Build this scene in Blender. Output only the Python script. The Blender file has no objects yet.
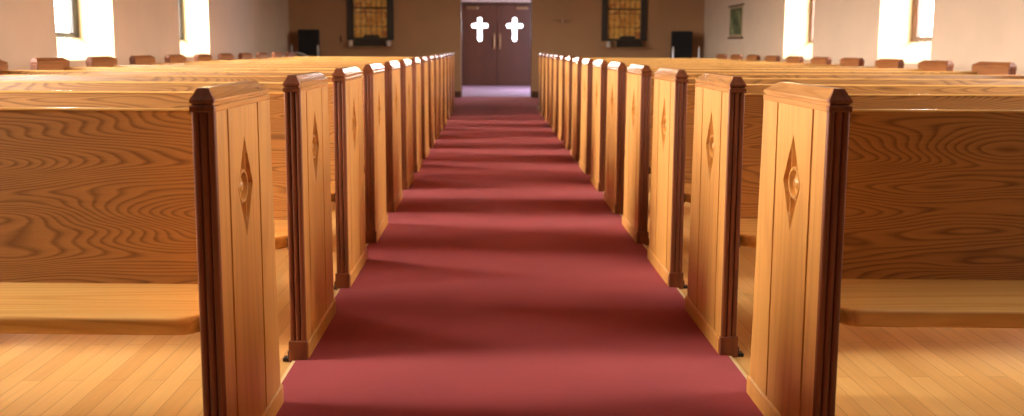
import bpy, bmesh, math, random
from mathutils import Matrix, Vector
random.seed(4)
sc = bpy.context.scene
COL = sc.collection
PI = math.pi

# ------------------------------------------------------------------ camera
F_PX, PITCH, YAW, ROLL, CY, EYE = 910.4, .1236, .0233, .0043, 160.23, 1.0132
R0 = Vector((math.cos(YAW), -math.sin(YAW), 0))
FW = Vector((math.sin(YAW)*math.cos(PITCH), math.cos(YAW)*math.cos(PITCH), -math.sin(PITCH)))
U0 = R0.cross(FW)
rt = R0*math.cos(ROLL) + U0*math.sin(ROLL)
up = U0*math.cos(ROLL) - R0*math.sin(ROLL)
cd = bpy.data.cameras.new('camera'); cam = bpy.data.objects.new('camera', cd); COL.objects.link(cam)
bk = -FW
cam.matrix_world = Matrix(((rt.x, up.x, bk.x, 0), (rt.y, up.y, bk.y, 0), (rt.z, up.z, bk.z, EYE), (0, 0, 0, 1)))
cd.sensor_width = 36; cd.lens = F_PX/1024*36; cd.shift_y = (CY-208)/1024
cd.clip_end = 200
cd.dof.use_dof = True; cd.dof.focus_distance = 2.75; cd.dof.aperture_fstop = 3.6
sc.camera = cam

# ------------------------------------------------------------------ world, exposure
w = bpy.data.worlds.new('world'); sc.world = w; w.use_nodes = True
wt = w.node_tree; bg = wt.nodes['Background']
SKY = 62.0
tc = wt.nodes.new('ShaderNodeTexCoord'); sp = wt.nodes.new('ShaderNodeSeparateXYZ'); rp = wt.nodes.new('ShaderNodeValToRGB')
wt.links.new(tc.outputs['Generated'], sp.inputs[0]); wt.links.new(sp.outputs[2], rp.inputs[0]); wt.links.new(rp.outputs[0], bg.inputs[0])
el = rp.color_ramp.elements                       # dim ground, bright hazy overcast sky
el[0].position = 0.0; el[0].color = (.05, .05, .045, 1); el[1].position = .02; el[1].color = (.32, .33, .34, 1)
e2 = el.new(.14); e2.color = (1.0, .96, .88, 1); e3 = el.new(.55); e3.color = (1.0, .96, .88, 1); e4 = el.new(.8); e4.color = (.35, .36, .4, 1)
mm = wt.nodes.new('ShaderNodeMath'); mm.operation = 'MULTIPLY_ADD'     # sky brighter on the left (sun side, hazy)
mm.inputs[1].default_value = -.36*SKY; mm.inputs[2].default_value = SKY
wt.links.new(sp.outputs[0], mm.inputs[0]); wt.links.new(mm.outputs[0], bg.inputs[1])
sc.view_settings.view_transform = 'Standard'; sc.view_settings.look = 'None'
sc.view_settings.exposure = -0.12; sc.view_settings.gamma = 1; sc.view_settings.use_curve_mapping = False

def area(name, loc, rot, sx, sy, power, col):
    l = bpy.data.lights.new(name, 'AREA'); l.shape = 'RECTANGLE'; l.size = sx; l.size_y = sy
    l.energy = power; l.color = col
    o = bpy.data.objects.new(name, l); COL.objects.link(o); o.location = loc; o.rotation_euler = rot
    return o
WARM = (1, .86, .68)
CEIL = 4.3
# added warm fill lights under the unseen ceiling, over pews and aisle
for (x, y, p) in ((-2.1, 1.0, 7), (2.3, 1.0, 7), (-2.1, 5.0, 8), (2.3, 5.0, 8), (-2.1, 9.3, 9), (2.3, 9.3, 9), (0.1, -2.2, 3)):
    area('ceiling_fill_light', (x, y, CEIL-.1), (0, 0, 0), 1.0, 1.0, p, WARM)
# daylight of the entrance hall, from a glazed side door out of view
area('entrance_hall_daylight', (2.55, 21.3, 1.5), (0, PI/2, 0), 1.8, 1.6, 300, (.62, .66, 1))

# ------------------------------------------------------------------ materials
def srgb(r, g, b):
    f = lambda c: (c/255/12.92) if c/255 <= .04045 else ((c/255+.055)/1.055)**2.4
    return (f(r), f(g), f(b), 1)
class NT:
    def __init__(s, name):
        s.m = bpy.data.materials.new(name); s.m.use_nodes = True
        s.t = s.m.node_tree; s.b = s.t.nodes['Principled BSDF']
    def n(s, typ, **kw):
        n = s.t.nodes.new(typ)
        for k, v in kw.items():
            if isinstance(k, str) and hasattr(n, k): setattr(n, k, v)
        return n
    def l(s, a, b): s.t.links.new(a, b)
    def coords(s, scale, rand=False, loc=(0, 0, 0)):
        tc = s.n('ShaderNodeTexCoord'); mp = s.n('ShaderNodeMapping')
        mp.inputs['Scale'].default_value = scale; mp.inputs['Location'].default_value = loc
        if rand:
            oi = s.n('ShaderNodeObjectInfo'); ml = s.n('ShaderNodeMath', operation='MULTIPLY'); ml.inputs[1].default_value = 37.0
            s.l(oi.outputs['Random'], ml.inputs[0])
            ad = s.n('ShaderNodeVectorMath', operation='ADD')
            s.l(tc.outputs['Object'], ad.inputs[0]); s.l(ml.outputs[0], ad.inputs[1]); s.l(ad.outputs[0], mp.inputs['Vector'])
        else: s.l(tc.outputs['Object'], mp.inputs['Vector'])
        return mp.outputs[0]
    def noise(s, vec, scale=1, detail=2, rough=.5, dist=0):
        n = s.n('ShaderNodeTexNoise'); n.inputs['Scale'].default_value = scale; n.inputs['Detail'].default_value = detail
        n.inputs['Roughness'].default_value = rough; n.inputs['Distortion'].default_value = dist
        s.l(vec, n.inputs['Vector']); return n.outputs['Fac']
    def math(s, op, a, b=None):
        n = s.n('ShaderNodeMath', operation=op)
        for i, v in enumerate((a, b)):
            if v is None: continue
            if isinstance(v, (int, float)): n.inputs[i].default_value = v
            else: s.l(v, n.inputs[i])
        return n.outputs[0]
    def ramp(s, fac, stops):
        r = s.n('ShaderNodeValToRGB'); e = r.color_ramp.elements
        while len(e) < len(stops): e.new(.5)
        for el, (p, c) in zip(e, stops): el.position = p; el.color = c
        s.l(fac, r.inputs[0]); return r.outputs[0]
    def mix(s, fac, a, b, mode='MIX'):
        n = s.n('ShaderNodeMix', data_type='RGBA', blend_type=mode)
        for sock, v in ((n.inputs[0], fac), (n.inputs[6], a), (n.inputs[7], b)):
            if isinstance(v, (int, float)): sock.default_value = v
            elif isinstance(v, tuple): sock.default_value = v
            else: s.l(v, sock)
        return n.outputs[2]
    def bump(s, h, strength=.2, dist=.002):
        b = s.n('ShaderNodeBump'); b.inputs['Strength'].default_value = strength; b.inputs['Distance'].default_value = dist
        s.l(h, b.inputs['Height']); s.l(b.outputs[0], s.b.inputs['Normal'])
    def set(s, col=None, rough=None, metal=None, spec=None, coat=None):
        if col is not None:
            if isinstance(col, tuple): s.b.inputs['Base Color'].default_value = col
            else: s.l(col, s.b.inputs['Base Color'])
        if rough is not None: s.b.inputs['Roughness'].default_value = rough
        if metal is not None: s.b.inputs['Metallic'].default_value = metal
        if spec is not None: s.b.inputs['Specular IOR Level'].default_value = spec
        if coat is not None: s.b.inputs['Coat Weight'].default_value = coat; s.b.inputs['Coat Roughness'].default_value = .18
        return s.m
def wood(name, axis, base, line, rings=26, low=(1.1, 7.5), mixf=.75, rough=.36, coat=.25, rand=True, fibre=(2.5, 160)):
    """oak: contour lines of a stretched noise give cathedral grain; fine fibres along the axis"""
    t = NT(name)
    a, c = low
    sc3 = {'x': (a, c, c), 'z': (c, c, a), 'y': (c, a, c)}[axis]
    fa, fc = fibre
    fs3 = {'x': (fa, fc, fc), 'z': (fc, fc, fa), 'y': (fc, fa, fc)}[axis]
    v = t.coords(sc3, rand); n = t.noise(v, 1, 1.5, .4, .15)
    k = t.math('MULTIPLY', n, float(rings)); fr = t.math('FRACT', k)
    ring = t.ramp(fr, [(0, (0, 0, 0, 1)), (.45, (.18, .18, .18, 1)), (.78, (1, 1, 1, 1)), (1, (.0, .0, .0, 1))])
    fib = t.noise(t.coords(fs3, rand), 1, 3, .6)
    tone = t.noise(t.coords(tuple(q*.5 for q in sc3), rand, (3, 5, 1)), 1, 2)
    f1 = t.math('MULTIPLY', ring, mixf)
    f2 = t.math('MULTIPLY', f1, t.math('ADD', t.math('MULTIPLY', fib, .9), .35))
    col = t.mix(f2, base, line)
    col = t.mix(t.math('MULTIPLY', fib, .35), col, line)
    bright = t.ramp(tone, [(.3, (.88, .86, .84, 1)), (.7, (1.08, 1.06, 1.0, 1))])
    col = t.mix(1.0, col, bright, 'MULTIPLY')
    t.bump(fib, .12, .001)
    return t.set(col, rough, coat=coat)

OAK = srgb(226, 164, 90); OAKL = srgb(170, 104, 44)
M = {}
M['oak_back'] = wood('oak_back', 'x', srgb(200, 142, 76), srgb(98, 54, 22), rings=60, low=(.8, 6.2), mixf=.8)
M['oak_seat'] = wood('oak_seat', 'x', srgb(238, 188, 112), srgb(196, 132, 62), rings=12, low=(.35, 9), mixf=.6, rough=.24)
M['oak_end'] = wood('oak_end', 'z', srgb(214, 152, 74), srgb(168, 106, 42), rings=10, low=(.5, 7), mixf=.45, rand=False, rough=.42, coat=.08)
M['oak_rail'] = wood('oak_rail', 'y', srgb(216, 154, 92), srgb(166, 106, 54), rings=10, low=(1, 20), mixf=.5, rand=False, rough=.22, coat=.9)
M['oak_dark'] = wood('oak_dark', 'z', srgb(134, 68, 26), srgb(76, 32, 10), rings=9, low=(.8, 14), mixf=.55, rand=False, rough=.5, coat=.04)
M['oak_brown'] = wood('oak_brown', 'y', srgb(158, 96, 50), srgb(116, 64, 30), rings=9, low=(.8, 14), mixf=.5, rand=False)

def flat(name, col, rough=.6, metal=0, spec=None, noise_amt=.06, nscale=30):
    t = NT(name)
    n = t.noise(t.coords((1, 1, 1)), nscale, 3)
    lo = tuple(c*(1-noise_amt) for c in col[:3])+(1,); hi = tuple(min(1, c*(1+noise_amt)) for c in col[:3])+(1,)
    return t.set(t.ramp(n, [(.3, lo), (.7, hi)]), rough, metal, spec)
def plaster(name, col):
    t = NT(name); n = t.noise(t.coords((1, 1, 1)), 2.2, 4); g = t.noise(t.coords((1, 1, 1)), 120, 3)
    c = t.ramp(n, [(.3, tuple(k*.96 for k in col[:3])+(1,)), (.7, tuple(min(1, k*1.03) for k in col[:3])+(1,))])
    t.bump(g, .15, .002); return t.set(c, .85, spec=.25)
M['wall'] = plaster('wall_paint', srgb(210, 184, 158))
M['backwall'] = plaster('dimmed_wall_paint', srgb(172, 132, 96))  # wall paint darkened: the dim light at the rear is put into the colour
M['reveal'] = plaster('reveal_paint', srgb(226, 206, 164))
M['ceiling'] = wood('ceiling_boards', 'y', srgb(118, 84, 54), srgb(80, 52, 32), rings=8, rand=False)
M['front_wall'] = plaster('front_wall_paint', srgb(150, 120, 92))
M['black_metal'] = flat('black_metal', srgb(38, 30, 26), .4, .3)
M['dark_frame'] = flat('dark_window_frame', srgb(44, 34, 30), .45)
M['brown_frame'] = wood('brown_frame', 'z', srgb(112, 62, 40), srgb(66, 32, 20), rings=8, rand=False)
M['bronze'] = flat('bronze', srgb(176, 140, 96), .35, .8)
M['door'] = wood('door_wood', 'z', srgb(104, 60, 30), srgb(66, 38, 20), rings=14, low=(.6, 6), mixf=.5, rough=.45, coat=.1)
M['dark_trim'] = wood('dark_trim', 'x', srgb(88, 56, 34), srgb(56, 32, 20), rings=6, rand=False)
M['sill'] = flat('stone_sill', srgb(206, 196, 184), .6)
M['black_fabric'] = flat('black_upholstery', srgb(17, 15, 15), .75, noise_amt=.2, nscale=80)
M['chrome'] = flat('brushed_chrome', srgb(196, 196, 198), .3, .7)
M['white'] = flat('white_paper', srgb(230, 226, 216), .7)
M['pale_wood'] = wood('pale_wood', 'z', srgb(200, 160, 120), srgb(160, 116, 80), rings=6, rand=False)
M['edge_strip'] = flat('carpet_edge_strip', srgb(236, 206, 150), .4)

def emis(name, col, strength, nz=None):
    t = NT(name); t.b.inputs['Base Color'].default_value = (.8, .8, .8, 1)
    if nz:
        n = t.noise(t.coords((1, 1, 1)), nz, 2)
        c = t.ramp(n, [(.3, tuple(k*.8 for k in col[:3])+(1,)), (.7, col)])
        t.l(c, t.b.inputs['Emission Color'])
    else: t.b.inputs['Emission Color'].default_value = col
    t.b.inputs['Emission Strength'].default_value = strength; t.b.inputs['Roughness'].default_value = .2
    return t.m
def clear_glass():
    t = NT('clear_glass'); tr = t.n('ShaderNodeBsdfTransparent'); gl = t.n('ShaderNodeBsdfGlossy'); gl.inputs['Roughness'].default_value = .05
    mx = t.n('ShaderNodeMixShader'); mx.inputs[0].default_value = .04
    t.l(tr.outputs[0], mx.inputs[1]); t.l(gl.outputs[0], mx.inputs[2])
    t.l(mx.outputs[0], t.t.nodes['Material Output'].inputs['Surface']); return t.m
M['pane'] = clear_glass()
M['cross_pane'] = emis('cross_pane', (.88, .92, 1, 1), 12)

def carpet():
    t = NT('red_carpet'); v = t.coords((1, 1, 1))
    fine = t.noise(v, 420, 3, .7); big = t.noise(v, 3, 3)
    c = t.mix(fine, srgb(124, 40, 44), srgb(174, 70, 70))
    c = t.mix(1.0, c, t.ramp(big, [(.3, (.94, .94, .94, 1)), (.7, (1.05, 1.05, 1.05, 1))]), 'MULTIPLY')
    t.bump(fine, .5, .004)
    t.b.inputs['Sheen Weight'].default_value = .25; t.b.inputs['Sheen Tint'].default_value = srgb(220, 150, 150)
    return t.set(c, .95, spec=.1)
M['carpet'] = carpet()
def floorboards():
    t = NT('maple_strip_floor'); tc = t.n('ShaderNodeTexCoord'); mp = t.n('ShaderNodeMapping')
    mp.inputs['Rotation'].default_value = (0, 0, PI/2)
    t.l(tc.outputs['Object'], mp.inputs['Vector'])
    br = t.n('ShaderNodeTexBrick'); t.l(mp.outputs[0], br.inputs['Vector'])
    br.inputs['Scale'].default_value = 1; br.inputs['Brick Width'].default_value = .9; br.inputs['Row Height'].default_value = .062
    br.inputs['Mortar Size'].default_value = .0011; br.inputs['Mortar Smooth'].default_value = .3; br.inputs['Bias'].default_value = 0
    br.inputs['Color1'].default_value = srgb(234, 188, 116); br.inputs['Color2'].default_value = srgb(216, 164, 94)
    br.inputs['Mortar'].default_value = srgb(172, 120, 64); br.offset = .37
    g = t.noise(t.coords((60, 3, 60)), 1, 4, .6); big = t.noise(t.coords((5, 1.5, 5)), 1, 2)
    c = t.mix(1.0, br.outputs['Color'], t.ramp(g, [(.3, (.92, .9, .88, 1)), (.7, (1.04, 1.03, 1.0, 1))]), 'MULTIPLY')
    c = t.mix(1.0, c, t.ramp(big, [(.35, (.95, .93, .9, 1)), (.65, (1.04, 1.03, 1.02, 1))]), 'MULTIPLY')
    return t.set(c, .36, coat=.25)
M['floor'] = floorboards()
def amber():
    t = NT('amber_leaded_glass'); mp = t.coords((1, 1, 1))
    sep = t.n('ShaderNodeSeparateXYZ'); t.l(mp, sep.inputs[0]); cb = t.n('ShaderNodeCombineXYZ')
    t.l(sep.outputs[0], cb.inputs[0]); t.l(sep.outputs[2], cb.inputs[1])
    br = t.n('ShaderNodeTexBrick'); t.l(cb.outputs[0], br.inputs['Vector'])
    br.inputs['Scale'].default_value = 1; br.inputs['Brick Width'].default_value = .105; br.inputs['Row Height'].default_value = .27
    br.inputs['Mortar Size'].default_value = .006; br.offset = 0
    br.inputs['Color1'].default_value = srgb(196, 130, 36); br.inputs['Color2'].default_value = srgb(150, 66, 16)
    br.inputs['Mortar'].default_value = (.01, .008, .006, 1)
    n = t.noise(mp, 14, 2)
    c = t.mix(t.ramp(n, [(.4, (0, 0, 0, 1)), (.6, (1, 1, 1, 1))]), br.outputs['Color'], srgb(206, 150, 62), 'MIX')
    c = t.mix(br.outputs['Fac'], c, (.01, .008, .006, 1))
    t.l(c, t.b.inputs['Emission Color']); t.b.inputs['Emission Strength'].default_value = .10
    return t.set(c, .3)
M['amber'] = amber()
def painting():
    t = NT('scroll_painting'); n = t.noise(t.coords((4, 4, 3)), 1.6, 4)
    c = t.ramp(n, [(.3, srgb(52, 58, 34)), (.5, srgb(92, 98, 62)), (.66, srgb(148, 146, 104))])
    return t.set(c, .7)
M['painting'] = painting()

# ------------------------------------------------------------------ mesh helpers
def link(name, bm, mat, parent=None, smooth=False, bevel=0, seg=2):
    bmesh.ops.recalc_face_normals(bm, faces=bm.faces)
    if bevel:
        ed = [e for e in bm.edges if len(e.link_faces) == 2 and e.calc_face_angle(0) > .7]
        bmesh.ops.bevel(bm, geom=ed, offset=bevel, segments=seg, affect='EDGES', profile=.5, clamp_overlap=True)
    me = bpy.data.meshes.new(name); bm.to_mesh(me); bm.free()
    if smooth:
        for p in me.polygons: p.use_smooth = True
        try: me.set_sharp_from_angle(angle=.6)
        except Exception: pass
    me.materials.append(mat)
    o = bpy.data.objects.new(name, me); COL.objects.link(o)
    if parent: o.parent = parent
    return o
def box(bm, x0, x1, y0, y1, z0, z1):
    vs = [bm.verts.new((x, y, z)) for x in (x0, x1) for y in (y0, y1) for z in (z0, z1)]
    for f in ((0, 1, 3, 2), (4, 6, 7, 5), (0, 4, 5, 1), (2, 3, 7, 6), (0, 2, 6, 4), (1, 5, 7, 3)):
        bm.faces.new([vs[i] for i in f])
    return vs
def bx(*a):
    bm = bmesh.new(); box(bm, *a); return bm
def prism(bm, pts, a0, a1, axis='x'):
    """extrude 2D polygon; axis x: pts=(y,z); y: pts=(x,z); z: pts=(x,y)"""
    def mk(p, a): return {'x': (a, p[0], p[1]), 'y': (p[0], a, p[1]), 'z': (p[0], p[1], a)}[axis]
    A = [bm.verts.new(mk(p, a0)) for p in pts]; B = [bm.verts.new(mk(p, a1)) for p in pts]
    n = len(pts)
    bm.faces.new(A); bm.faces.new(B[::-1])
    for i in range(n): bm.faces.new((A[i], B[i], B[(i+1) % n], A[(i+1) % n]))
def tube(bm, pts, r, n=10):
    rings = []
    for i, p in enumerate(pts):
        p = Vector(p); d = (Vector(pts[min(i+1, len(pts)-1)])-Vector(pts[max(i-1, 0)])).normalized()
        s = d.orthogonal().normalized() if i == 0 else (s-d*s.dot(d)).normalized()
        t = d.cross(s); rr = r[i] if isinstance(r, (list, tuple)) else r
        rings.append([bm.verts.new(p+(s*math.cos(a)+t*math.sin(a))*rr) for a in [2*PI*k/n for k in range(n)]])
    for a, b in zip(rings, rings[1:]):
        for k in range(n): bm.faces.new((a[k], a[(k+1) % n], b[(k+1) % n], b[k]))
    bm.faces.new(rings[0][::-1]); bm.faces.new(rings[-1])
def lathe(bm, prof, cx=0, cy=0, n=20):
    rings = [[bm.verts.new((cx+r*math.cos(2*PI*k/n), cy+r*math.sin(2*PI*k/n), z)) for k in range(n)] for r, z in prof]
    for a, b in zip(rings, rings[1:]):
        for k in range(n): bm.faces.new((a[k], a[(k+1) % n], b[(k+1) % n], b[k]))
    bm.faces.new(rings[0][::-1]); bm.faces.new(rings[-1])
def struct(name, bm, mat, parent=None, **kw):
    o = link(name, bm, mat, parent, **kw)
    if not parent: o['kind'] = 'structure'
    return o
def thing(name, label, cat, loc=(0, 0, 0), rz=0, group=None):
    o = bpy.data.objects.new(name, None); COL.objects.link(o); o.location = loc; o.rotation_euler = (0, 0, rz)
    o.empty_display_size = .1; o['label'] = label; o['category'] = cat
    if group: o['group'] = group
    return o
def tag(o, label, cat, group=None):
    o['label'] = label; o['category'] = cat
    if group: o['group'] = group
    return o

# ------------------------------------------------------------------ room shell
XL, XR = -4.0, 4.25           # side walls' inner faces
YF, YB = -5.0, 18.3           # front wall, back wall
HY = 24.0                     # entrance doors
OPX0, OPX1 = -.60, .815       # opening towards the entrance hall
WT = .45
CX0, CX1 = -.628, .782        # aisle carpet
struct('floor', bx(XL-.5, XR+.5, YF-.3, YB, -.12, 0), M['floor'])
struct('ceiling', bx(XL-.5, XR+.5, YF-.3, HY+.4, CEIL, CEIL+.15), M['ceiling'])
WL = [(1.91, 3.2), (5.23, 6.52), (8.55, 9.84), (11.9, 13.14)]
WR = [(2.22, 3.46), (5.5, 6.72), (8.77, 9.99), (12.04, 13.25)]
ZS, ZP, ZT, SILL_D = .865, 1.085, 3.1, .40
def side_wall(name, X, sg, wins):
    """sg=-1 left, +1 right; recesses with sloping sills"""
    bm = bmesh.new(); xo = X+sg*WT
    a, b = sorted((X, xo))
    y = YF-.3
    for (y0, y1) in wins:
        box(bm, a, b, y, y0, 0, CEIL)
        box(bm, a, b, y0, y1, ZT, CEIL)
        y = y1
    box(bm, a, b, y, YB+.3, 0, CEIL)
    struct(name, bm, M['wall'])
    bm = bmesh.new()
    for (y0, y1) in wins:
        pts = [(X, 0), (X, ZS), (X+sg*.36, ZP), (xo, ZP), (xo, 0)]
        prism(bm, pts, y0, y1, 'y')
    struct('trim_'+('2' if sg > 0 else '1'), bm, M['wall'])
    bm = bmesh.new()   # plaster lining of the recesses: sloping sill and jambs
    for (y0, y1) in wins:
        e = .004
        pts = [(X+sg*.002, ZS), (X+sg*.002, ZS+e), (X+sg*.36, ZP+e), (X+sg*.36, ZP)]
        prism(bm, pts, y0, y1, 'y')
        for (ya, yb) in ((y0, y0+e), (y1-e, y1)):
            prism(bm, [(X+sg*.002, ZS), (X+sg*.36, ZP), (X+sg*.36, ZT), (X+sg*.002, ZT)], ya, yb, 'y')
        prism(bm, [(X+sg*.002, ZT-e), (X+sg*.36, ZT-e), (X+sg*.36, ZT), (X+sg*.002, ZT)], y0, y1, 'y')
    struct('trim_'+('4' if sg > 0 else '3'), bm, M['reveal'])
side_wall('wall_left', XL, -1, WL); side_wall('wall_right', XR, 1, WR)
wn = [0]
def side_window(X, sg, y0, y1, fm):
    wn[0] += 1
    r = bpy.data.objects.new('window_%d' % wn[0], None); COL.objects.link(r); r['kind'] = 'structure'
    r.location = (X+sg*.36, y0, ZP)
    W = y1-y0; H = ZT-ZP; e = .006
    fr = bmesh.new()
    x0, x1 = sorted((0, sg*.05)); fw = .13
    box(fr, x0, x1, e, fw, e, H-e); box(fr, x0, x1, W-fw, W-e, e, H-e)
    box(fr, x0, x1, fw, W-fw, e, .06); box(fr, x0, x1, fw, W-fw, H-.07, H-e)
    box(fr, x0+sg*.008, x1-sg*.008, fw, W-fw, H*.55, H*.55+.04)
    link('window_frame', fr, fm, r, bevel=.006, seg=1)
    gx = sorted((sg*.028, sg*.034))
    link('pane', bx(gx[0], gx[1], fw, W-fw, .06, H-.07), M['pane'], r)
    pl = bpy.data.lights.new('window_portal', 'AREA'); pl.shape = 'RECTANGLE'; pl.size = H; pl.size_y = W; pl.cycles.is_portal = True
    po = bpy.data.objects.new('window_portal', pl); COL.objects.link(po); po.location = (X+sg*.43, y0+W/2, ZP+H/2); po.rotation_euler = (0, sg*PI/2, 0)
for (a, b) in WL: side_window(XL, -1, a, b, M['dark_frame'])
for (a, b) in WR: side_window(XR, 1, a, b, M['brown_frame'])

# back wall with opening and two amber windows
BW = [(-2.80, -1.98), (2.25, 3.06)]; BZ0, BZ1 = 1.14, 2.9
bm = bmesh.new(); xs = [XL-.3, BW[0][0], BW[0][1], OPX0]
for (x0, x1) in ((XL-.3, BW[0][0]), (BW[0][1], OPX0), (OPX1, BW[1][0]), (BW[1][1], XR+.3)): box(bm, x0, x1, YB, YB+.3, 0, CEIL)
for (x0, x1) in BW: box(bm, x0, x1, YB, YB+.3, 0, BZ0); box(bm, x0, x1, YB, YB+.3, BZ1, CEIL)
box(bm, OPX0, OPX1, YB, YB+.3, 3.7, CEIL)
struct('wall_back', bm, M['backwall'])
struct('wall_front', bx(XL-.3, XR+.3, YF-.3, YF, 0, CEIL), M['front_wall'])
for (x0, x1) in BW:
    wn[0] += 1
    r = bpy.data.objects.new('window_%d' % wn[0], None); COL.objects.link(r); r['kind'] = 'structure'; r.location = (x0, YB, BZ0)
    W = x1-x0; H = BZ1-BZ0; fr = bmesh.new()
    box(fr, -.05, .075, -.03, .08, -.0, H+.05); box(fr, W-.075, W+.05, -.03, .08, -.0, H+.05)
    box(fr, .075, W-.075, -.03, .08, H-.03, H+.05); box(fr, .075, W-.075, 0, .08, 0.0, .05)
    box(fr, .075, W-.075, .01, .07, .62, .645)
    link('window_frame', fr, M['dark_frame'], r, bevel=.006, seg=1)
    link('stained_glass', bx(.075, W-.075, .04, .048, .05, H-.03), M['amber'], r)
    link('window_sill', bx(-.09, W+.1, -.15, -.001, -.145, -.122), M['backwall'], r, bevel=.006, seg=1)
# baseboards
struct('baseboard_back', (lambda b: (box(b, XL, OPX0-.0, YB-.02, YB, 0, .13), box(b, OPX1, XR, YB-.02, YB, 0, .13), b)[2])(bmesh.new()), M['dark_trim'])
struct('baseboard_left', bx(XL, XL+.018, YF, YB-.02, 0, .12), M['dark_trim'])
struct('baseboard_right', bx(XR-.018, XR, YF, YB-.02, 0, .12), M['dark_trim'])
# entrance hall
HX0, HX1 = -2.6, 2.7
struct('floor_hall', bx(HX0-.2, HX1+.2, YB, HY+.3, -.12, 0), M['floor'])
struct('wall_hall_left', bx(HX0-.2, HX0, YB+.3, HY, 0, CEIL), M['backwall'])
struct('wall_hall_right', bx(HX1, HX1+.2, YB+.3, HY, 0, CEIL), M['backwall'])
DX0, DXM, DX1 = -.76, .155, 1.07; DH = 2.11
bm = bmesh.new()
box(bm, HX0-.2, DX0-.06, HY, HY+.25, 0, CEIL); box(bm, DX1+.06, HX1+.2, HY, HY+.25, 0, CEIL); box(bm, DX0-.06, DX1+.06, HY, HY+.25, DH+.06, 2.24); box(bm, DX0-.06, DX1+.06, HY, HY+.25, 2.70, CEIL)
struct('wall_hall_back', bm, M['wall'])
bm = bmesh.new()
box(bm, DX0-.06, DX0, HY-.02, HY+.12, 0, DH+.06); box(bm, DX1, DX1+.06, HY-.02, HY+.12, 0, DH+.06); box(bm, DX0, DX1, HY-.02, HY+.12, DH, DH+.06)
struct('trim_5', bm, M['dark_trim'], bevel=.004, seg=1)
bm = bmesh.new()      # dark casing on the far edge of the wide opening
box(bm, OPX0-.02, OPX0+.012, YB+.24, YB+.33, 0, 3.7); box(bm, OPX1-.012, OPX1+.02, YB+.24, YB+.33, 0, 3.7)
struct('trim_6', bm, M['dark_trim'])
def cross_bm(cx, cz0, cz1, hw, az, t, y0, y1):
    """latin cross with rounded arm ends"""
    bm = bmesh.new(); r = t; pts = []
    def arc(px, pz, a0): 
        for k in range(9):
            a = a0+PI*k/8; pts.append((px+r*math.cos(a), pz+r*math.sin(a)))
    arc(cx, cz1-r, 0); pts.append((cx-r, az+r)); arc(cx-hw+r, az, PI/2); pts.append((cx-r, az-r))
    arc(cx, cz0+r, PI); pts.append((cx+r, az-r)); arc(cx+hw-r, az, -PI/2); pts.append((cx+r, az+r))
    prism(bm, pts, y0, y1, 'y'); return bm
for i, (x0, x1) in enumerate(((DX0, DXM-.003), (DXM+.003, DX1))):
    d = bpy.data.objects.new('door_%d' % (i+1), None); COL.objects.link(d); d['kind'] = 'structure'; d.location = (x0, HY+.02, .01)
    W = x1-x0; bm = bmesh.new(); box(bm, .003, W-.003, 0, .045, 0, DH-.02)
    link('door_leaf', bm, M['door'], d, bevel=.004, seg=1)
    cxx = (-.295 if i == 0 else .615)-x0
    link('cross_window', cross_bm(cxx, 1.155, 1.765, .212, 1.555, .052, -.006, .002), M['cross_pane'], d)
    hx = W-.07 if i == 0 else .07
    h = bmesh.new(); tube(h, [(hx, .0, 1.0), (hx, -.05, 1.02), (hx, -.05, 1.28), (hx, .0, 1.3)], .014)
    box(h, hx-.03, hx+.03, -.004, .002, .95, 1.36)
    link('door_handle', h, M['bronze'], d)
    cb = bmesh.new(); cxa = .12 if i == 0 else W-.42
    box(cb, cxa, cxa+.3, -.06, -.002, DH-.13, DH-.06)
    link('door_closer', cb, M['bronze'], d, bevel=.008)
struct('trim_8', bx(DX0-.05, DX1+.05, HY+.07, HY+.11, 0, DH+.05), M['dark_trim'])     # added unseen backing, blocks sky light leaking through the door gaps
wn[0] += 1       # added transom window above the view, to make glints on the pew caps
r = bpy.data.objects.new('window_%d' % wn[0], None); COL.objects.link(r); r['kind'] = 'structure'; r.location = (DX0-.06, HY+.1, 2.24)
W = DX1-DX0+.12; fr = bmesh.new(); box(fr, .002, .06, 0, .06, .002, .458); box(fr, W-.06, W-.002, 0, .06, .002, .458)
box(fr, .06, W-.06, 0, .06, .002, .04); box(fr, .06, W-.06, 0, .06, .42, .458); box(fr, W/2-.025, W/2+.025, .01, .05, .04, .42)
link('window_frame', fr, M['dark_frame'], r); link('pane', bx(.06, W-.06, .027, .033, .04, .42), M['pane'], r)
# aisle carpet running through to the entrance doors
bm = bmesh.new(); box(bm, CX0, CX1, -2.5, 15.7, 0, .008); box(bm, XL+.02, XR-.02, 15.7, YB-.03, 0, .008)
box(bm, OPX0, OPX1, YB-.03, YB+.3, .0, .008); struct('floor_carpet', bm, M['carpet'])
M['mauve'] = flat('mauve_hall_carpet', srgb(176, 140, 150), .9, nscale=200)
struct('floor_hall_carpet', bx(HX0+.002, HX1-.002, YB+.3, HY-.03, .0, .008), M['mauve'])
bm = bmesh.new()
for a, b in ((CX0-.012, CX0-.001), (CX1+.001, CX1+.012)): box(bm, a, b, -2.5, 15.7, 0, .006)
struct('trim_7', bm, M['edge_strip'])

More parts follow.
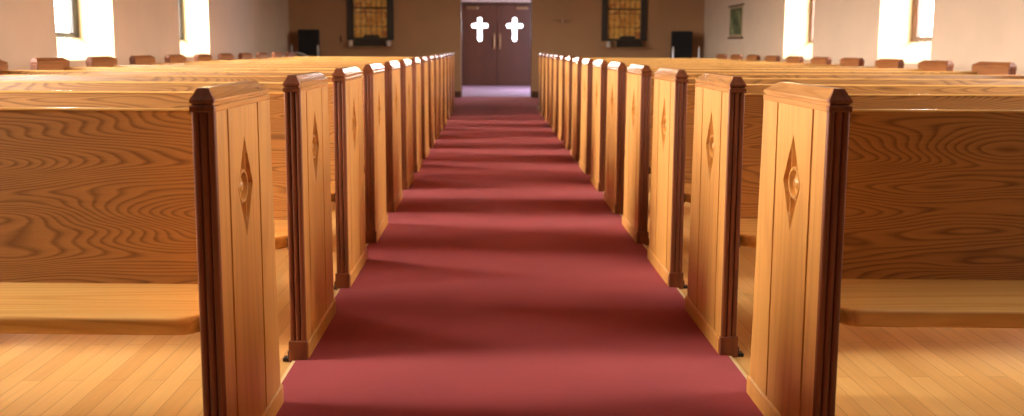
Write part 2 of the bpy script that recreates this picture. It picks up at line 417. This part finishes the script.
# ------------------------------------------------------------------ pews
CZ, CY0 = .6755, .228           # carving centre height and distance from the pew's front
HY0, HY1, HZ0, HZ1 = CY0-.075, CY0+.075, CZ-.128, CZ+.128
ET = .0515
BD, TD = .530, .490             # depth of the end at floor / at top
def lean(z): return BD+(TD-BD)*z/.87
def quadring(bm, o, i):         # o,i lists of 4 verts
    for k in range(4): bm.faces.new((o[k], o[(k+1) % 4], i[(k+1) % 4], i[k]))
def smooth01(a, b, x):
    t = max(0, min(1, (x-a)/(b-a))); return t*t*(3-2*t)
def carve_depth(a, b):
    """a across, b up, metres from the carving's centre; depth below the panel face"""
    HWD, HHT = .064, .121
    d = 1-(abs(a)/HWD+abs(b)/HHT)                 # >0 inside the lozenge
    if d <= 0: return 0
    depth = .017*smooth01(0, .028, d)
    r = math.hypot(a, b)
    rib = 1-smooth01(.003, .0065, abs(r-.037))                      # roundel
    rib = max(rib, .75*(1-smooth01(.008, .022, r)))                 # boss
    for s in (1, -1):
        bb = b*s
        if bb > .038:                                               # pointed leaf above and below
            t = (bb-.038)/.080
            if t < 1:
                hw = .019*(1-t)**.8*(1+1.2*t)
                rib = max(rib, 1-smooth01(.0018, .0048, abs(abs(a)-hw)))
                rib = max(rib, .5*(1-smooth01(.001, .006, abs(a))))
    return depth*(1-.72*rib)
def end_parts(sg, parent, u0, outward, carved, me='oak_end', mr='oak_rail'):
    """pew end; u runs away from the decorated face. u0: x of that face, dirn: +1 if pew side is +x"""
    d = outward
    X = lambda u: u0+d*u
    def bxu(bm, ua, ub, *r): a, b = sorted((X(ua), X(ub))); return box(bm, a, b, *r)
    # core with grooved decorated face
    e = bpy.data.objects
    bm = bmesh.new()
    g, zt, zb = .0058, .871, 0
    def yline(y, z): return y if y is not None else lean(z)
    ya, yb = .098, .358
    prism(bm, [(.0105, zb), (lean(zb), zb), (lean(zt), zt), (.0105, zt)], X(.020), X(ET), 'x')
    for (p, q) in (((.0105), (ya-g)), ((yb+g), None)):
        q0 = lean(zb) if q is None else q; q1 = lean(zt) if q is None else q
        s = .003; 
        A = [(p, zb), (q0, zb), (q1, zt), (p, zt)]; B = [(p+(s if p > .03 else 0), zb), (q0-(s), zb), (q1-s, zt), (p+(s if p > .03 else 0), zt)]
        va = [bm.verts.new((X(.0205), y, z)) for y, z in A]; vb = [bm.verts.new((X(0), y, z)) for y, z in B]
        quadring(bm, va, vb); bm.faces.new(vb)
    # centre board, raised, with the rectangle for the carving left open
    s = .003
    va = [bm.verts.new((X(.0205), y, z)) for y, z in ((ya, zb), (yb, zb), (yb, zt), (ya, zt))]
    vb = [bm.verts.new((X(0), y, z)) for y, z in ((ya+s, zb), (yb-s, zb), (yb-s, zt), (ya+s, zt))]
    quadring(bm, va, vb)
    if carved:
        vc = [bm.verts.new((X(0), y, z)) for y, z in ((HY0, HZ0), (HY1, HZ0), (HY1, HZ1), (HY0, HZ1))]
        quadring(bm, vb, vc)
    else: bm.faces.new(vb)
    ep = link('end_panel', bm, M[me], parent)
    if carved:
        bm = bmesh.new(); NY, NZ = 60, 100
        G = [[bm.verts.new((X(carve_depth(-.075+.15*i/NY, -.128+.256*j/NZ)), HY0+.15*i/NY, HZ0+.256*j/NZ)) for i in range(NY+1)] for j in range(NZ+1)]
        for j in range(NZ):
            for i in range(NY): bm.faces.new((G[j][i], G[j][i+1], G[j+1][i+1], G[j+1][i]))
        link('carving', bm, M['oak_end'], ep, smooth=True)
    # fluted front face in a darker wood colour: three reeds
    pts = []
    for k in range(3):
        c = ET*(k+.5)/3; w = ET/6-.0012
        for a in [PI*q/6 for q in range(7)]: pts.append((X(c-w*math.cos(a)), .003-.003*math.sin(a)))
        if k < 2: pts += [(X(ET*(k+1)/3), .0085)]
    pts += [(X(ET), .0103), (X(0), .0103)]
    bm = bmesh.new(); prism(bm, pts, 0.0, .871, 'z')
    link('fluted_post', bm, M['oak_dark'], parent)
    # plinth and base rail
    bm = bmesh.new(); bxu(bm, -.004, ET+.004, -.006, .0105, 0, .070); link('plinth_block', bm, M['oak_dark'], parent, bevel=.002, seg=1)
    bm = bmesh.new(); prism(bm, [(X(-.006), 0), (X(.001), 0), (X(.001), .062), (X(-.002), .062), (X(-.006), .057)], .011, BD-.0, 'y')
    link('base_rail', bm, M['oak_end'], parent)
    # moulded cap: stacked levels (z, half width, front y, rear y)
    L = [(.871, 0.0257, -.003, TD+.003), (.8735, 0.0264, -.004, TD+.004), (.8835, 0.0264, -.004, TD+.004), (.8855, 0.0251, -.002, TD+.002), (.8862, 0.0220, .002, TD-.002), (.8902, 0.0220, .002, TD-.002),
         (.891, 0.0258, -.003, TD+.003), (.8945, 0.0264, -.004, TD+.004), (.8985, 0.0261, -.003, TD+.002), (.903, 0.0233, .0, TD-.012), (.909, 0.0193, .003, TD-.032), (.916, 0.0157, .006, TD-.056), (.921, 0.0135, .0085, TD-.074), (.9235, 0.0120, .011, TD-.082)]
    c = X(ET/2+.0008)
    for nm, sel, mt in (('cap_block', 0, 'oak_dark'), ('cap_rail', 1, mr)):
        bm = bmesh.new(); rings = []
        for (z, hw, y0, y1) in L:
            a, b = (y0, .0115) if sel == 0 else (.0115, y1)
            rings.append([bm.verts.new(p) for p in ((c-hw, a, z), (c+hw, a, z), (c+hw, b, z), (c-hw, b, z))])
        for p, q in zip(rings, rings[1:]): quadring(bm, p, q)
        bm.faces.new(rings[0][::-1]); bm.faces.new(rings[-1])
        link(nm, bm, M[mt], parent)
    bm = bmesh.new(); bxu(bm, ET+.004, ET+.026, .0, .03, 0, .012); bxu(bm, ET+.004, ET+.010, .0, .03, 0, .035)
    link('floor_bracket', bm, M['black_metal'], parent, bevel=.002, seg=1)
def make_pew(side):
    sg = -1 if side == 'L' else 1
    length = 2.64 if side == 'L' else 2.85
    skew = .04
    S = lambda x: -skew*x                     # rows run slightly askew
    root = thing('pew', '', 'pew', group='oak pews %s of the aisle' % ('left' if sg < 0 else 'right'))
    end_parts(sg, root, 0, sg, True)
    n0 = {o.name for o in root.children}
    end_parts(sg, root, sg*length, -sg, False, 'oak_brown', 'oak_brown')
    dy = S(sg*length)
    for ch in root.children:
        if ch.name not in n0: ch.location.y += dy
    # seat: rounded front corners
    a, b = ET+.001, length-ET-.001; yf, yr, r, ry = .034, .425, .06, .12
    pts = []
    def arc(cx, cy, a0, a1):
        for k in range(9):
            t = a0+(a1-a0)*k/8; pts.append((cx+r*math.cos(t), cy+ry*math.sin(t)))
    arc(a+r, yf+ry, PI, 1.5*PI); arc(b-r, yf+ry, 1.5*PI, 2*PI); pts += [(b, yr), (a, yr)]
    bm = bmesh.new(); prism(bm, [(p[0]*sg, p[1]) for p in pts], 0, .043, 'z')
    bmesh.ops.recalc_face_normals(bm, faces=bm.faces)
    ed = [e for e in bm.edges if abs(e.verts[0].co.z-e.verts[1].co.z) < 1e-6 and e.calc_length() > .001 and min(e.verts[0].co.y, e.verts[1].co.y) < .3]
    bmesh.ops.bevel(bm, geom=ed, offset=.012, segments=4, affect='EDGES', profile=.5)
    for v in bm.verts:
        v.co.z += .355+.006*math.cos((v.co.y-.2)*9)*-1+.006; v.co.y += S(v.co.x)
    link('seat', bm, M['oak_seat'], root, smooth=True)
    # backrest, reclined
    bm = bmesh.new(); bt = .026
    y0, z0, y1, z1 = .318, .345, .410, .848
    prof = [(y0, z0), (y1, z1-.004), (y1+.004, z1), (y1+bt-.003, z1-.001), (y1+bt, z1-.006), (y0+bt, z0)]
    prism(bm, prof, sg*(ET+.001), sg*(length-ET-.001), 'x')
    for v in bm.verts: v.co.y += S(v.co.x)
    bk_ = link('backrest', bm, M['oak_back'], root)
    bm = bmesh.new(); pr = [(y1-.0022, z1-.0035), (y1-.001, z1), (y1+.003, z1+.003), (y1+bt, z1+.002), (y1+bt+.003, z1-.002), (y1+bt+.003, z1-.012), (y1+.004, z1-.012), (y1+.001, z1-.0035)]
    prism(bm, pr, sg*(ET+.001), sg*(length-ET-.001), 'x')
    for v in bm.verts: v.co.y += S(v.co.x)
    link('top_rail', bm, M['oak_seat'], bk_)  # added paler strip, paints the thin highlight along the top edge
    # support under the middle of the seat, brackets at the ends
    bm = bmesh.new(); m = sg*length*.5; yy = S(m)
    prism(bm, [(.10+yy, 0), (.40+yy, 0), (.40+yy, .336), (.06+yy, .362)], m-.02, m+.02, 'x')
    link('support_leg', bm, M['oak_end'], root, bevel=.003, seg=1)
    for x in (ET+.0005, length-ET-.0065):
        bm = bmesh.new(); p, q = sorted((sg*x, sg*(x+.006)))
        yy = S(sg*x); box(bm, p, q, .044+yy-.02, .12+yy, .365, .405)
        link('seat_bracket', bm, M['black_metal'], root)
    return root
def copy_tree(o, parent=None):
    c = o.copy(); COL.objects.link(c)
    if parent: c.parent = parent
    for ch in list(o.children): copy_tree(ch, c)
    return c
ORD = 'nearest second third fourth fifth sixth seventh eighth ninth tenth eleventh twelfth thirteenth fourteenth farthest'.split()
ROWS = 15
for side, x0, y0, s in (('L', -.595, 1.972, .884), ('R', .759, 2.030, .857)):
    proto = make_pew(side); nm = 'left' if side == 'L' else 'right'
    for k in range(ROWS):
        p = proto if k == 0 else copy_tree(proto)
        p.location = (x0, y0+s*k, 0)
        if k == 0: lb = 'honey oak pew left of the aisle, nearest row, whole seat and backrest in view' if side == 'L' else 'honey oak pew right of the aisle, nearest row, whole seat and backrest in view'
        elif k == ROWS-1: lb = 'oak pew %s of the red carpet, farthest row, closest to the cross doors' % nm
        else: lb = 'oak pew %s of the red aisle carpet, %s row from the viewer' % (nm, ORD[k])
        p['label'] = lb

# ------------------------------------------------------------------ things at the back
def highback(x, y, rz, label, arch):
    t = thing('armchair', label, 'chair', (x, y, .008), rz, 'black high-backed chairs by the rear wall')
    bm = bmesh.new(); box(bm, -.21, .21, .19, .25, .50, 1.33); link('backrest', bm, M['black_fabric'], t, bevel=.02)
    bm = bmesh.new(); box(bm, -.23, .23, -.25, .20, .40, .50); link('seat', bm, M['black_fabric'], t, bevel=.025)
    for sx in (-1, 1):
        bm = bmesh.new(); tube(bm, [(sx*.255, -.2, 0), (sx*.255, -.2, .72), (sx*.25, -.19, .98), (sx*.25, -.18, 1.03)], [.018, .018, .022, .012]); link('arm_post', bm, M['chrome'], t, smooth=True)
        bm = bmesh.new(); tube(bm, [(sx*.255, -.22, .68), (sx*.255, 0, .705), (sx*.25, .23, .70)], .02); link('armrest', bm, M['black_fabric'], t, smooth=True)
        bm = bmesh.new(); tube(bm, [(sx*.24, .23, 0), (sx*.24, .23, .70)], .016); link('leg', bm, M['chrome'], t, smooth=True)
    return t
highback(-3.55, 17.75, 0, 'black high-backed chair with pale metal arm posts, in the rear left corner', True)
highback(3.75, 17.75, 0, 'black high-backed chair with pale metal arm posts, in the rear right corner', False)
# curved pale-topped wooden chair in front of the left black chair
t = thing('side_chair', 'wooden chair with a pale arched top rail, rear left corner by black chair', 'chair', (-3.62, 16.95, .008), .25)
bm = bmesh.new(); tube(bm, [(-.24, .22, .80), (-.18, .24, .86), (-.06, .26, .885), (.08, .26, .88), (.19, .24, .85), (.26, .22, .80)], .02); link('top_rail', bm, M['chrome'], t, smooth=True)
bm = bmesh.new(); box(bm, -.22, .22, -.22, .22, .42, .45); link('seat', bm, M['dark_trim'], t, bevel=.01)
bm = bmesh.new(); prism(bm, [(-.14, .5), (.08, .5), (.06, .862), (-.12, .862)], .225, .24, 'y'); link('back_splat', bm, M['oak_rail'], t)
for sx in (-1, 1):
    bm = bmesh.new(); tube(bm, [(sx*.2, -.2, 0), (sx*.2, -.2, .42)], .017); link('leg', bm, M['dark_trim'], t)
    bm = bmesh.new(); tube(bm, [(sx*.2, .22, 0), (sx*.2, .23, .5), (sx*.235, .225, .81)], .017); link('leg', bm, M['dark_trim'], t)
# dark boxes on the rear window sills
SZ = BZ0-.122
def sillbox(x0, x1, tx0, tx1, label):
    cx = (x0+x1)/2; t = thing('storage_box', label, 'box', (cx, YB-.14, SZ), 0, 'dark boxes on the rear window sills')
    bm = bmesh.new(); box(bm, x0-cx, x1-cx, 0, .10, 0.0, .125); link('base', bm, M['black_metal'], t, bevel=.004, seg=1)
    bm = bmesh.new(); prism(bm, [(tx0-cx, .125), (tx1-cx, .125), (tx1-cx-.03, .225), (tx0-cx+.05, .225)], .01, .09, 'y'); link('lid', bm, M['dark_frame'], t, bevel=.006, seg=1)
sillbox(-2.70, -2.10, -2.55, -2.19, 'low dark box with raised middle on the left rear window sill')
sillbox(2.50, 3.00, 2.53, 2.87, 'low dark box with raised middle on the right rear window sill')
for x, lb in ((-2.78, 'small pale cup left of the dark box on the left rear window sill'), (-2.03, 'small pale cup right of the dark box on the left rear window sill'), (2.34, 'small pale cup beside the dark box on the right rear window sill')):
    bm = bmesh.new(); lathe(bm, [(.03, 0), (.05, .02), (.042, .09), (.052, .115)]); o = link('cup', bm, M['sill'], None, smooth=True); o.location = (x, YB-.08, SZ)
    tag(o, lb, 'cup', 'pale cups on the rear window sills')
bm = bmesh.new(); box(bm, -.02, .02, -.02, 0, -.07, .07); link_o = link('light_switch', bm, M['brown_frame'], None, bevel=.003, seg=1); link_o.location = (-2.98, YB, 1.16)
tag(link_o, 'small brown switch plate on rear wall left of the left amber window', 'switch')
# hook rack on the rear wall, right of the opening
t = thing('hook_rack', 'wall rack of small metal hooks, rear wall right of the entrance', 'rack', (1.42, YB, 1.55), 0)
bm = bmesh.new(); box(bm, -.2, .2, -.018, 0, -.02, .03); link('rail', bm, M['backwall'], t, bevel=.003, seg=1)
for i in range(3):
    x = -.14+.14*i; bm = bmesh.new(); tube(bm, [(x, -.018, .01), (x, -.05, -.01), (x, -.065, -.05), (x, -.085, -.03), (x, -.085, .0)], .008)
    link('hook', bm, M['bronze'] if i != 1 else M['chrome'], t, smooth=True)
# hanging scroll on the right wall
t = thing('hanging_scroll', 'green landscape wall scroll with dark rods on the right wall', 'picture', (XR, 15.87, 1.17), 0)
M['sheet'] = flat('scroll_silk', srgb(176, 150, 118), .8)
link('scroll_sheet', bx(-.012, -.006, -.40, .40, .03, .57), M['sheet'], t)
link('picture', bx(-.016, -.012, -.37, .37, .075, .525), M['painting'], t)
for z in (.02, .575):
    bm = bmesh.new(); tube(bm, [(-.016, -.46, z), (-.016, .46, z)], .016); link('rod', bm, M['brown_frame'], t)
# easel in the entrance hall, mostly hidden by the wall
t = thing('easel', 'pale wooden easel with a white card, just behind the entrance opening', 'easel', (-1.0, 22.4, .008), 0)
for (a, b) in (((.16, -.05, 0), (.02, 0, 1.15)), ((-.3, -.05, 0), (-.02, 0, 1.15)), ((-.05, .4, 0), (0, 0, 1.12))):
    bm = bmesh.new(); tube(bm, [a, b], .018); link('leg', bm, M['pale_wood'], t)
bm = bmesh.new(); prism(bm, [(-.32, .62), (.2, .74), (.12, .92), (-.3, .98)], -.06, -.05, 'y'); link('card', bm, M['white'], t)
# square plates added to go with the fill lights (above the frame)
for i, (x, y) in enumerate(((-2.1, 1.0), (2.3, 1.0), (-2.1, 5.0), (2.3, 5.0), (-2.1, 9.3), (2.3, 9.3), (0.1, -2.2))):
    t = bpy.data.objects.new('fill_lamp', None); COL.objects.link(t); t.location = (x, y, CEIL)
    t['category'] = 'lamp'; t['group'] = 'added fill lamps'; t['label'] = 'added square fill lamp above the pews, out of the frame'
    link('lamp_frame', bx(-.56, .56, -.56, .56, -.05, -.0), M['chrome'], t)
